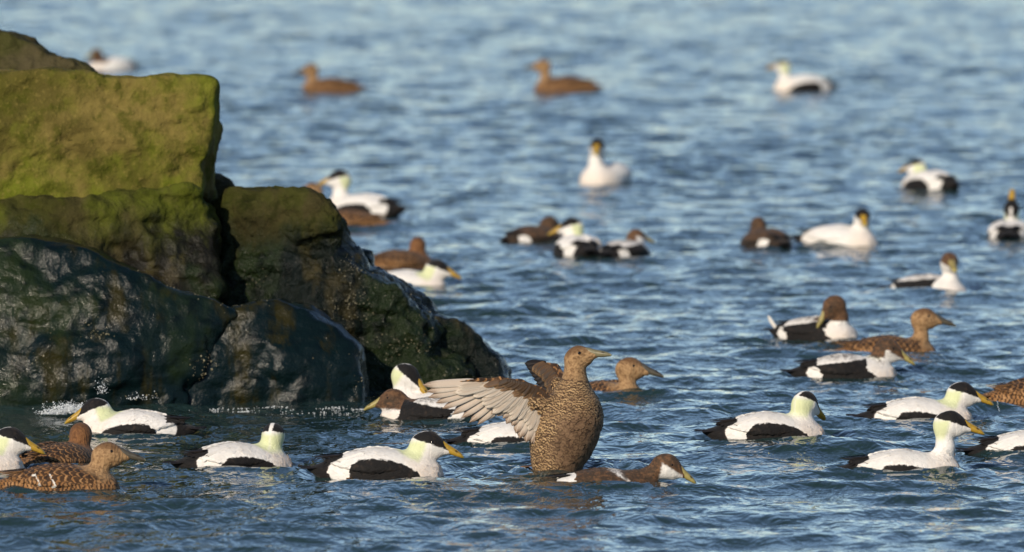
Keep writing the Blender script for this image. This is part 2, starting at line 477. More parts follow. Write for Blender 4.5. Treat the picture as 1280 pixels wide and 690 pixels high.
# ------------------------------------------------------------------ birds: materials
def plumage(name, female=False, soft=0.0, head=((0.38, 0.235, 0.115), (0.180, 0.100, 0.045))):
    """layers switched by distance attributes that the builder stores on every vertex (metres, + inside)"""
    t = NT(name)
    co = t.obco()
    fine = t.noise(t.mapv(co, (0.5, 1, 1)), 190.0, 3, 0.6)
    mid = t.noise(co, 42.0, 4, 0.6)
    edge = t.math('MULTIPLY', t.math('SUBTRACT', t.noise(t.mapv(co, (0.6, 1, 1)), 110.0, 3, 0.6), 0.5), 0.014)
    def layer(nm, e=0.0022, k=1.0):
        v = t.math('ADD', t.attr(nm), t.math('MULTIPLY', edge, k))
        return t.mr(v, -e, e)
    # scalloped feather rows in (along, round) coordinates
    al, ar = t.attr('along'), t.attr('arc')
    def scallop(L, R, ns, curv=1.7):
        a2 = t.math('ADD', al, t.math('MULTIPLY', t.math('SUBTRACT', t.noise(co, 30.0, 2), 0.5), ns))
        r = t.math('DIVIDE', t.math('ADD', ar, t.math('MULTIPLY', t.math('SUBTRACT', t.noise(co, 24.0, 2), 0.5), 0.012)), R)
        fl = t.math('FLOOR', r)
        fr = t.math('SUBTRACT', t.math('SUBTRACT', r, fl), 0.5)
        ph = t.math('DIVIDE', a2, L)
        ph = t.math('ADD', ph, t.math('MULTIPLY', t.math('MODULO', fl, 2.0), 0.5))
        ph = t.math('ADD', ph, t.math('MULTIPLY', t.math('MULTIPLY', fr, fr), curv))
        wn_ = t.n('ShaderNodeTexWhiteNoise', noise_dimensions='2D')
        cb = t.n('ShaderNodeCombineXYZ'); t.l(fl, cb.inputs[0]); t.l(t.math('FLOOR', t.math('ADD', ph, 200.0)), cb.inputs[1]); t.l(cb.outputs[0], wn_.inputs['Vector'])
        return t.math('FRACT', t.math('ADD', ph, 200.0)), fr, wn_.outputs['Value']
    if female:
        bars, fr, rb = scallop(0.0150, 0.030, 0.030, 0.55)
        big, fr2, rg = scallop(0.027, 0.022, 0.022, 1.7)
        c1, c2, c3, c4 = (0.29, 0.135, 0.045), (0.45, 0.25, 0.11), (0.022, 0.013, 0.009), (0.062, 0.032, 0.016)
        if soft: c1, c2, c3, c4 = (0.28, 0.175, 0.083), (0.43, 0.29, 0.15), (0.045, 0.026, 0.015), (0.105, 0.062, 0.034)
        rufous = t.mix(t.mr(mid, 0.35, 0.7), c1, c2)
        rufous = t.mix(t.math('MULTIPLY', rg, 0.55), rufous, tuple(c * 0.45 for c in c1))
        dark = t.mix(t.mr(mid, 0.35, 0.7), c3, c4)
        dark = t.mix(t.math('MULTIPLY', t.math('SUBTRACT', 1.0, rg), 0.35), dark, tuple(c * 0.4 for c in c1))
        b1 = t.math('MULTIPLY', t.mr(bars, 0.02, 0.20), t.mr(bars, 0.42, 0.64, 1.0, 0.0))
        b2 = t.mr(big, 0.62, 0.80, 1.0, 0.0)
        flank = t.mix(b1, rufous, dark)
        back = t.mix(b2, rufous, dark)
        col = t.mix(layer('m_back', 0.008), flank, back)
        belly = t.mix(t.mr(mid, 0.35, 0.65), (0.060, 0.034, 0.020), (0.125, 0.072, 0.041))
        col = t.mix(t.math('MULTIPLY', layer('m_belly', 0.016 if not soft else 0.05, 2.5), 1.0 if not soft else 0.9), col, belly)
        streak = t.noise(t.mapv(co, (0.45, 1, 0.6)), 120.0, 3, 0.65)
        hc = t.mix(t.mr(streak, 0.42, 0.66), *head)
        hc = t.mix(t.math('MULTIPLY', t.mr(mid, 0.48, 0.7), 0.5), hc, head[1])
        col = t.mix(layer('m_head', 0.014), col, hc)
        col = t.mix(t.math('MULTIPLY', layer('m_cap', 0.012), 0.75), col, (0.10, 0.046, 0.018))
        col = t.mix(layer('m_white', 0.0016, 0.35), col, (0.72, 0.69, 0.63))
        hgt = t.math('ADD', t.math('MULTIPLY', fine, 0.5), t.math('MULTIPLY', b1, 0.5))
    else:
        white = t.mix(t.mr(mid, 0.35, 0.75), (0.80, 0.775, 0.735), (0.72, 0.69, 0.65))
        col = white
        col = t.mix(t.math('MULTIPLY', layer('m_peach', 0.05), 0.5), col, (0.80, 0.64, 0.50))
        col = t.mix(t.math('MULTIPLY', layer('m_green', 0.011, 0.6), 0.95), col, (0.61, 0.65, 0.37))
        br = t.mix(t.mr(t.noise(t.mapv(co, (0.5, 1, 1)), 75.0, 4, 0.7), 0.40, 0.64), (0.150, 0.078, 0.038), (0.060, 0.032, 0.018))
        col = t.mix(layer('m_brown', 0.005), col, br)
        bk = t.mix(t.mr(mid, 0.52, 0.75), (0.008, 0.007, 0.007), (0.030, 0.021, 0.016))
        col = t.mix(layer('m_black', 0.0022), col, bk)
        mott = t.mr(t.noise(co, 60.0, 3, 0.7), 0.40, 0.58)
        col = t.mix(t.math('MULTIPLY', layer('m_mott', 0.02), mott), col, (0.050, 0.032, 0.020))
        col = t.mix(layer('m_white', 0.0022), col, white)
        hgt = fine
    sc, fr, _r = scallop(0.030, 0.026, 0.015)
    hgt = t.math('ADD', hgt, t.math('MULTIPLY', t.mr(sc, 0.75, 1.0, 1.0, 0.0), 0.55))
    nb = t.bump(hgt, 0.5, 0.005)
    return t.fin(col, 0.75, nb, Specular_IOR_Level=0.25, Sheen_Weight=0.06)

def simple(name, c1, c2, rough, scale=60, bump=0.3, bd=0.002, **kw):
    t = NT(name)
    co = t.obco()
    n = t.noise(co, scale, 4, 0.6)
    return t.fin(t.mix(t.mr(n, 0.35, 0.68), c1, c2), rough, t.bump(n, bump, bd), **kw)
def bill_material(name, base, tip, ridge):
    t = NT(name)
    co = t.obco()
    n = t.noise(co, 90, 3)
    c = t.mix(t.mr(n, 0.35, 0.7), base, tuple(x * 0.72 for x in base))
    c = t.mix(t.mr(t.attr('top'), 0.35, 0.9), c, ridge)
    c = t.mix(t.mr(t.attr('tip'), 0.70, 0.95), c, tip)
    c = t.mix(t.mr(t.attr('nostril'), 0.0, 1.0), c, (0.03, 0.022, 0.012))
    return t.fin(c, 0.42, t.bump(n, 0.2, 0.001))
def feather_material(name, c_in, c_edge, c_tip, shaft):
    t = NT(name)
    co = t.obco()
    a, s = t.attr('ft'), t.attr('fs')
    # barbs: fine slanting lines
    w = t.math('FRACT', t.math('MULTIPLY', t.math('SUBTRACT', a, t.math('MULTIPLY', t.math('ABSOLUTE', s), 0.10)), 46.0))
    n = t.noise(co, 55, 3)
    c = t.mix(t.mr(t.math('ADD', t.math('ABSOLUTE', s), t.math('MULTIPLY', t.math('SUBTRACT', n, .5), .3)), 0.45, 0.95), c_in, c_edge)
    c = t.mix(t.mr(t.math('ADD', a, t.math('MULTIPLY', t.math('SUBTRACT', n, .5), .25)), 0.72, 1.0), c, c_tip)
    c = t.mix(t.math('MULTIPLY', t.mr(w, 0.6, 1.0), 0.22), c, tuple(x * 0.5 for x in c_in))
    c = t.mix(t.mr(t.math('ABSOLUTE', s), 0.05, 0.11, 1.0, 0.0), c, shaft)
    rnd = t.n('ShaderNodeObjectInfo').outputs['Random']
    c = t.mix(t.math('MULTIPLY', rnd, 0.28), c, tuple(x * 0.5 for x in c_in))
    return t.fin(c, 0.6, t.bump(w, 0.25, 0.0008), Specular_IOR_Level=0.3)

M = dict(
    drake=plumage('drake_plumage'), female=plumage('hen_plumage', True), flapper=plumage('wet_hen_plumage', True, 0.62), rufous=plumage('rufous_hen_plumage', True, 0.0, ((0.21, 0.095, 0.035), (0.12, 0.052, 0.020))),
    drake_bill=bill_material('drake_bill', (0.43, 0.265, 0.030), (0.44, 0.42, 0.14), (0.50, 0.30, 0.025)),
    young_bill=bill_material('young_bill', (0.36, 0.30, 0.10), (0.50, 0.46, 0.20), (0.30, 0.24, 0.09)),
    pale_bill=bill_material('pale_hen_bill', (0.22, 0.195, 0.11), (0.50, 0.44, 0.22), (0.17, 0.15, 0.09)),
    hen_bill=bill_material('hen_bill', (0.085, 0.075, 0.055), (0.56, 0.48, 0.24), (0.065, 0.055, 0.04)),
    eye=simple('eye', (0.006, 0.004, 0.003), (0.010, 0.006, 0.004), 0.08),
    foot=simple('foot', (0.50, 0.30, 0.03), (0.35, 0.22, 0.04), 0.35),
    black_f=feather_material('black_feather', (0.010, 0.008, 0.008), (0.022, 0.016, 0.012), (0.012, 0.01, 0.009), (0.03, 0.022, 0.018)),
    white_f=feather_material('white_feather', (0.74, 0.71, 0.67), (0.78, 0.76, 0.72), (0.66, 0.63, 0.58), (0.60, 0.56, 0.50)),
    brown_f=feather_material('brown_feather', (0.050, 0.028, 0.016), (0.30, 0.155, 0.060), (0.34, 0.185, 0.080), (0.03, 0.018, 0.01)),
    pale_f=feather_material('pale_quill', (0.52, 0.43, 0.345), (0.66, 0.58, 0.49), (0.22, 0.135, 0.085), (0.50, 0.42, 0.34)),
    cov_f=feather_material('pale_covert', (0.42, 0.345, 0.27), (0.70, 0.62, 0.53), (0.68, 0.60, 0.50), (0.34, 0.27, 0.21)),
    brcov_f=feather_material('brown_covert', (0.10, 0.055, 0.030), (0.26, 0.15, 0.075), (0.33, 0.20, 0.10), (0.10, 0.06, 0.03)),
    spot_f=feather_material('spotted_covert', (0.045, 0.027, 0.017), (0.115, 0.066, 0.034), (0.24, 0.145, 0.070), (0.03, 0.02, 0.012)),
)

# ------------------------------------------------------------------ birds: shapes
XS = [-0.262, -0.235, -0.20, -0.15, -0.08, 0.0, 0.08, 0.135, 0.175, 0.202, 0.216]
TOP = curve(XS, [0.044, 0.052, 0.062, 0.078, 0.098, 0.106, 0.100, 0.086, 0.068, 0.046, 0.012])
BOT = curve(XS, [0.034, 0.016, -0.010, -0.038, -0.062, -0.075, -0.078, -0.070, -0.052, -0.028, -0.004])
WID = curve(XS, [0.010, 0.032, 0.058, 0.087, 0.112, 0.121, 0.117, 0.101, 0.079, 0.050, 0.008])

def torso_sdf(p):
    x = np.clip(p[:, 0], XS[0], XS[-1])
    t, b, w = TOP(x), BOT(x), WID(x)
    cz, hz = (t + b) / 2, np.maximum((t - b) / 2, 0.004)
    r = (np.abs(p[:, 1] / w) ** 2.25 + np.abs((p[:, 2] - cz) / hz) ** 2.25) ** (1 / 2.25)
    out = np.maximum(np.maximum(XS[0] - p[:, 0], p[:, 0] - XS[-1]), 0)
    return (r - 1) * np.minimum(w, hz) * 0.9 + out
def cone_sdf(p, a, b, ra, rb):
    a, b = np.array(a, float), np.array(b, float)
    ab = b - a
    t = np.clip(((p - a) @ ab) / (ab @ ab), 0, 1)
    return np.linalg.norm(p - a - t[:, None] * ab, axis=1) - (ra + (rb - ra) * t)
def ell_sdf(p, c, r):
    q = (p - np.array(c)) / np.array(r)
    k = np.linalg.norm(q, axis=1)
    return (k - 1) * min(r)
def rot(yaw, pitch, roll=0):
    return np.array(Matrix.Rotation(yaw, 3, 'Z') @ Matrix.Rotation(-pitch, 3, 'Y') @ Matrix.Rotation(roll, 3, 'X'))
def head_sdf(q, hen):
    d = ell_sdf(q, (-0.002, 0, 0.002), (0.047, 0.0345, 0.041) if not hen else (0.046, 0.0325, 0.038))
    w = cone_sdf(q, (0.014, 0, 0.003), (0.068, 0, -0.014), 0.0345 if not hen else 0.0335, 0.0155)
    d = smin(d, w, 0.022)
    return smin(d, cone_sdf(q, (-0.008, 0, -0.012), (0.030, 0, -0.020), 0.031, 0.020), 0.015)

BX = [(0.026, 0.0185, 0.0105, 0.0085), (0.050, 0.003, 0.0160, 0.0165), (0.070, -0.0095, 0.0150, 0.0140), (0.088, -0.0185, 0.0140, 0.0118),
      (0.102, -0.0250, 0.0134, 0.0090), (0.111, -0.0300, 0.0105, 0.0066), (0.117, -0.0335, 0.0050, 0.0030), (0.1185, -0.0350, 0.0010, 0.0008)]
def loft(rings, seg, closed_ends=True):
    """rings: list of (n,3) arrays"""
    P = np.concatenate(rings)
    Q = []
    for i in range(len(rings) - 1):
        for j in range(seg):
            k = (j + 1) % seg
            Q.append((i * seg + j, i * seg + k, (i + 1) * seg + k, (i + 1) * seg + j))
    return P, np.array(Q)
def make_bill():
    seg, N = 20, 26
    xs = np.linspace(0, 1, N)
    key = np.array(BX); kx = np.linspace(0, 1, len(key))
    cs = [curve(kx, key[:, c]) for c in range(4)]
    rings, top, tip, nos = [], [], [], []
    for t in xs:
        x, z, hw, hh = [c(t) for c in cs]
        a = np.linspace(0, 2 * math.pi, seg, endpoint=False)
        yy = np.cos(a); zz = np.sin(a)
        lobes = 1 - 0.28 * np.exp(-(yy / 0.35) ** 2) * (1 - t) ** 3 * (zz > 0)      # notch between the two frontal lobes
        gape = 1 - 0.10 * np.exp(-((zz + 0.25) / 0.16) ** 2)                          # line of the mouth
        rings.append(np.stack([np.full(seg, x), yy * hw * gape, z + zz * hh * lobes], 1))
        top += list(zz * (1 - 0.6 * t)); tip += [t] * seg
        nos += list(np.exp(-((t - 0.50) / 0.045) ** 2) * np.exp(-((zz - 0.55) / 0.25) ** 2) * 1.3)
    P, Q = loft(rings, seg)
    return mesh_np('bill', P, Q[:, ::-1], dict(top=top, tip=tip, nostril=nos))
BILL = make_bill()
BILLS = {}
for k in ('drake_bill', 'young_bill', 'hen_bill', 'pale_bill'):
    b = BILL.copy(); b.materials.append(M[k]); BILLS[k] = b
def uv_ball(r, n=12):
    a = np.linspace(0, math.pi, n // 2 + 2)[1:-1]
    rings = [np.stack([r * np.sin(t) * np.cos(np.linspace(0, 2*math.pi, n, endpoint=False)), r * np.sin(t) * np.sin(np.linspace(0, 2*math.pi, n, endpoint=False)), np.full(n, r * np.cos(t))], 1) for t in [0.02, *a, math.pi - 0.02]]
    P, Q = loft(rings, n)
    return P, Q
EYE = mesh_np('eye', *uv_ball(0.0068)); EYE.materials.append(M['eye'])

def feather_mesh(mat, L=1.0, wid=0.16, camber=0.1, point=0.5, bend=0.0, nl=12, ns=5):
    """blade from the quill at the origin along +X, width along Y, arched in Z; unit length scaled by L"""
    t = np.linspace(0, 1, nl)
    prof = np.clip(np.minimum(1, (t / 0.12) ** 0.6) * (1 - np.clip((t - point) / (1 - point), 0, 1) ** 2.4) ** 0.6, 0.03, 1)
    s = np.linspace(-1, 1, ns)
    P, A, S = [], [], []
    for side in (1, -1):
        for i in range(nl):
            for v in s:
                th = 0.006 * (1 - abs(v)) + 0.0008
                P.append((t[i], v * wid * prof[i] + bend * t[i] ** 2, camber * wid * (1 - v * v) * 1.0 - 0.06 * bend * t[i] + side * th))
                A.append(t[i]); S.append(v)
    P = np.array(P) * L
    Q = []
    o = nl * ns
    for i in range(nl - 1):
        for j in range(ns - 1):
            a = i * ns + j
            Q.append((a, a + ns, a + ns + 1, a + 1)); Q.append((o + a, o + a + 1, o + a + ns + 1, o + a + ns))
        for j, f in ((0, 1), (ns - 1, 0)):
            a = i * ns + j
            q = (a, a + ns, o + a + ns, o + a)
            Q.append(q[::-1] if f else q)
    for i, f in ((0, 0), (nl - 1, 1)):
        for j in range(ns - 1):
            a = i * ns + j
            q = (a, a + 1, o + a + 1, o + a)
            Q.append(q[::-1] if f else q)
    me = mesh_np('feather', P, np.array(Q)[:, ::-1], dict(ft=A, fs=S))
    me.materials.append(M[mat])
    return me
def feather_obj(name, me, parent, base, tip, up, roll=0.0, scale_w=1.0):
    base, tip, up = Vector(base), Vector(tip), Vector(up)
    x = (tip - base); L = x.length; x.normalize()
    z = (up - x * up.dot(x)).normalized()
    y = z.cross(x)
    m = Matrix((x, y, z)).transposed() @ Matrix.Rotation(roll, 3, 'X')
    o = obj(name, me, None, parent)
    o.matrix_local = Matrix.Translation(base) @ m.to_4x4() @ Matrix.Diagonal((L, L * scale_w, L * scale_w, 1))
    return o

FEATH = dict(
    tail_black=feather_mesh('black_f', wid=0.15, point=0.55), tail_brown=feather_mesh('brown_f', wid=0.15, point=0.55),
    tip_black=feather_mesh('black_f', wid=0.085, point=0.45, bend=0.05), tip_brown=feather_mesh('brown_f', wid=0.085, point=0.45, bend=0.05),
    tert_white=feather_mesh('white_f', wid=0.12, point=0.45, bend=-0.14), scap_brown=feather_mesh('brown_f', wid=0.30, point=0.35),
)

HS = 1.12          # head size against the body
def masks(P, kind, Hc, R, v):
    """distance-like pattern fields for a vertex cloud in the bird's frame"""
    x, y, z = P[:, 0], P[:, 1], P[:, 2]
    q = (P - Hc) @ R / HS
    qx, qy, qz = q[:, 0], q[:, 1], q[:, 2]
    hd = 0.078 - np.linalg.norm(q * np.array([0.9, 1, 1]), axis=1)
    cen = (TOP(np.clip(x, XS[0], XS[-1])) + BOT(np.clip(x, XS[0], XS[-1]))) / 2
    arc = np.arctan2(np.abs(y), z - cen) * 0.105
    A = dict(along=-x, arc=arc)
    big = np.full(len(P), -1.0)
    if kind == 'female':
        A['m_back'] = np.minimum(z - (0.052 + 0.10 * np.clip(-0.02 - x, -0.1, 0.2)), 0.135 - x) 
        neckd = np.maximum(hd + 0.012, np.minimum(x - 0.14, z - 0.055))
        A['m_head'] = np.where(np.linalg.norm(q, axis=1) < 0.2, neckd, -0.1)
        A['m_cap'] = np.minimum(qz - (0.021 - 0.25 * (qx - 0.01)), hd)
        A['m_belly'] = 0.02 - z - 0.6 * np.abs(x)
        # two thin pale bars across the folded wing
        u = x + 0.55 * (z - 0.06)
        bar = np.maximum(0.0032 - np.abs(u + 0.030), 0.0022 - np.abs(u + 0.085))
        bar = np.minimum(bar, np.minimum(0.082 - z, z - 0.036))
        A['m_white'] = np.where(np.abs(y) > 0.03, bar, -1) if v.get('bars') else big
        return A
    capline = 0.013 - 0.22 * qx + 2.6 * np.maximum(-qx - 0.01, 0) ** 2
    capline = np.where(qx > 0.012, 0.0104 - 0.42 * (qx - 0.012), capline)
    cap = np.minimum(np.minimum(qz - capline, hd), 0.075 - qx)
    stripe = np.minimum(0.0062 - np.abs(qy), 0.006 - qx)            # pale line through the back of the cap
    capb = np.minimum(cap, -stripe)
    green = np.minimum(np.minimum(0.002 - qx + 0.25 * qz - 6 * np.maximum(-qz - 0.01, 0) ** 2, 0.018 + 0.1 * qx - qz), np.minimum((qz + 0.046) * 0.6, np.abs(qy) + 0.001))
    green = np.minimum(green, hd + 0.004)
    zf = np.interp(x, [-0.13, -0.105, -0.075, -0.02, 0.04, 0.09, 0.13, 0.16, 0.20], [-0.05, 0.028, 0.062, 0.067, 0.060, 0.045, 0.020, -0.015, -0.09]) + v.get('flank', 0.0)
    flank = np.minimum((zf - z) * 0.8, np.where(x > -0.105, 1, -1) * 1.0)
    flank = np.where(x < -0.105, np.minimum(zf - z, (x + 0.13)), (zf - z) * 0.8)
    rear = np.minimum(-0.135 - x + 0.35 * (z - 0.075), 1.0)
    rump = np.maximum(flank, rear)
    patch = 0.036 - np.hypot((x + 0.143 + 0.25 * (z - 0.03)) * 0.95, (z - 0.030) * 0.95)
    patch = np.where(np.abs(y) > 0.026, patch, -0.02)
    under = -0.035 - z
    body_black = np.maximum(np.maximum(rump, under), -1)
    body_black = np.where(hd > 0.01, -0.05, body_black)
    A['m_peach'] = np.minimum(x - 0.11, 0.075 - z)
    if kind == 'drake':
        A['m_black'] = np.maximum(body_black, capb)
        A['m_green'] = green; A['m_brown'] = big; A['m_mott'] = big
        A['m_white'] = np.minimum(patch, 0.02)
    else:
        # young drake: brown head with paler cheek or dark, white breast, dark body, blotched pale shoulders
        st = v.get('head', 'brown')
        neck = np.where(np.linalg.norm(q, axis=1) < 0.17, np.maximum(hd + 0.006, 0.11 - np.linalg.norm(q * np.array([1, 1, 0.8]), axis=1)), -0.1)
        neck = np.minimum(neck, z - v.get('neck', 0.062))
        if st == 'brown':
            A['m_brown'] = neck
            A['m_black'] = np.maximum(np.maximum(body_black, np.where(x < 0.10, 0.088 - z + 0.15 * x, -1)), -1)
        elif st == 'pale':       # dark crown, whitish face
            A['m_brown'] = np.minimum(np.maximum(cap + 0.006, np.minimum(-0.012 - qx, hd)), hd)
            A['m_black'] = np.maximum(body_black, np.where(x < 0.09, 0.090 - z + 0.1 * x, -1))
        else:                    # 'mottled'
            A['m_brown'] = np.minimum(np.maximum(cap + 0.010, np.minimum(-0.004 - qx, qz + 0.03)), hd)
            A['m_black'] = np.maximum(body_black, np.where(x < 0.08, 0.088 - z + 0.12 * x, -1))
        A['m_black'] = np.where((hd > 0.015) & (st != 'brown'), -0.05, A['m_black'])
        A['m_green'] = np.where(st == 'mottled', green - 0.01, big)
        A['m_mott'] = np.maximum(np.minimum(z - 0.08, 0.05 - x) - 0.02, np.minimum(hd - 0.006, np.maximum(-0.01 - qx, qz + 0.012)) if st == 'mottled' else big)
        if st == 'brown':
            A['m_mott'] = np.maximum(A['m_mott'], 0.030 - np.hypot((qx - 0.016) * 0.8, (qz + 0.002 + 0.2 * qx) * 1.2))
        A['m_white'] = np.minimum(patch - 0.004, 0.02)
        if v.get('pale_body'):
            A['m_black'] = np.where(hd > 0.0, A['m_black'], np.minimum(rear - 0.03, 0.02)); A['m_mott'] = big
        if v.get('dark_back'):
            A['m_brown'] = np.maximum(np.maximum(A['m_brown'], np.minimum((0.055 - x - 1.8 * (z - 0.085)) * 0.6, 0.02)), np.where(hd > 0.012, -1, np.minimum((x - 0.105 + 1.2 * (z - 0.06)) * 0.7, 0.02)) if v['dark_back'] == 2 else big); A['m_mott'] = np.where(hd > 0.0, A['m_brown'] - 0.006, A['m_brown'] + 0.012)
            if v['dark_back'] == 2: A['m_black'] = np.maximum(A['m_black'], np.minimum(cap - 0.003, hd))
            A['m_white'] = np.minimum(0.040 - np.hypot(x + 0.150, (z - 0.070) * 1.0), 0.02) if v['dark_back'] == 2 else A['m_white']
            A['m_black'] = np.minimum(A['m_black'], np.maximum(0.055 - z, -0.15 - x))
        A['m_peach'] = np.minimum(x - 0.12, 0.05 - z)
    return A

def coat(name, parent, P, Q, A, mat, keep, direction, n, seed, L=(0.020, 0.030), lift=0.10, attrs=True, wid=0.36):
    """small overlapping contour feathers laid over a body, one joined part; each takes the pattern of the skin it grows from"""
    r = np.random.default_rng(seed)
    N = normals(P, Q)
    ids = np.where(keep)[0]
    ids = r.choice(ids, min(n, len(ids)), replace=False)
    nv = N[ids]; d = direction(P[ids]) + r.normal(0, 0.10, (len(ids), 3))
    d = d - nv * (d * nv).sum(1)[:, None]; d /= np.linalg.norm(d, axis=1)[:, None]
    w = np.cross(nv, d)
    ln = r.uniform(L[0], L[1], len(ids)); lf = lift * r.uniform(0.2, 1.3, len(ids))
    tl = np.array([0.0, 0.45, 0.85, 1.0]); wd = np.array([0.55, 1.0, 0.72, 0.16])
    ts, ss, V = [], [], []
    for i, t in enumerate(tl):
        for sgn in (-1, 0, 1):
            drop = 0.10 if sgn else 0.0
            V.append(P[ids] + d * (t * ln)[:, None] + w * (sgn * wd[i] * wid * ln)[:, None] + nv * ((0.0005 + lf * t * ln * (1 - 0.35 * t)) - drop * wid * ln * wd[i] * 0.8)[:, None])
            ts.append(t); ss.append(sgn)
    V = np.stack(V, 1)                                             # (n, 12, 3)
    k = len(ts)
    q = np.array([(i * 3 + j, i * 3 + j + 1, i * 3 + j + 4, i * 3 + j + 3) for i in range(3) for j in range(2)])
    QQ = (q[None] + (np.arange(len(ids)) * k)[:, None, None]).reshape(-1, 4)
    at = dict(ft=np.tile(ts, len(ids)), fs=np.tile(ss, len(ids)), frand=np.repeat(r.random(len(ids)), k))
    for kk, vv in A.items():
        v = np.repeat(np.asarray(vv)[ids], k)
        if kk == 'along': v = v + 0.6 * (np.tile(ts, len(ids)) * np.repeat(ln, k))
        at[kk] = v
    o = obj(name, mesh_np(name, V.reshape(-1, 3), QQ, at), mat, parent)
    o['kind'] = 'stuff'
    return o
def hen_feather_material(name, edge, mid_, dark, scap=False):
    t = NT(name)
    a, s_, r = t.attr('ft'), t.attr('fs'), t.attr('frand')
    co = t.obco()
    n = t.noise(co, 80, 3)
    ph = t.math('ADD', t.math('ADD', a, t.math('MULTIPLY', t.math('MULTIPLY', s_, s_), -0.18)), t.math('MULTIPLY', t.math('SUBTRACT', n, 0.5), 0.35))
    b = t.math('MULTIPLY', t.mr(ph, 0.50, 0.60), t.mr(ph, 0.76, 0.86, 1.0, 0.0))
    b = t.math('MAXIMUM', b, t.mr(ph, 0.26, 0.36, 1.0, 0.0))
    if scap: b = t.mr(ph, 0.58, 0.72, 1.0, 0.0)
    base = t.mix(r, edge, mid_)
    c = t.mix(b, base, t.mix(r, dark, tuple(x * 2.0 for x in dark)))
    belly = t.mix(r, (0.085, 0.048, 0.027), (0.19, 0.115, 0.066))
    c = t.mix(t.math('MULTIPLY', t.mr(t.attr('m_belly'), -0.02, 0.03), 0.85), c, belly)
    c = t.mix(t.mr(t.attr('m_white'), -0.001, 0.001), c, (0.70, 0.67, 0.60))
    return t.fin(c, 0.75, t.bump(n, 0.3, 0.001), Specular_IOR_Level=0.2, Sheen_Weight=0.05)
M['flapper_coat'] = hen_feather_material('wet_contour_feather', (0.47, 0.315, 0.16), (0.28, 0.178, 0.088), (0.055, 0.032, 0.018))

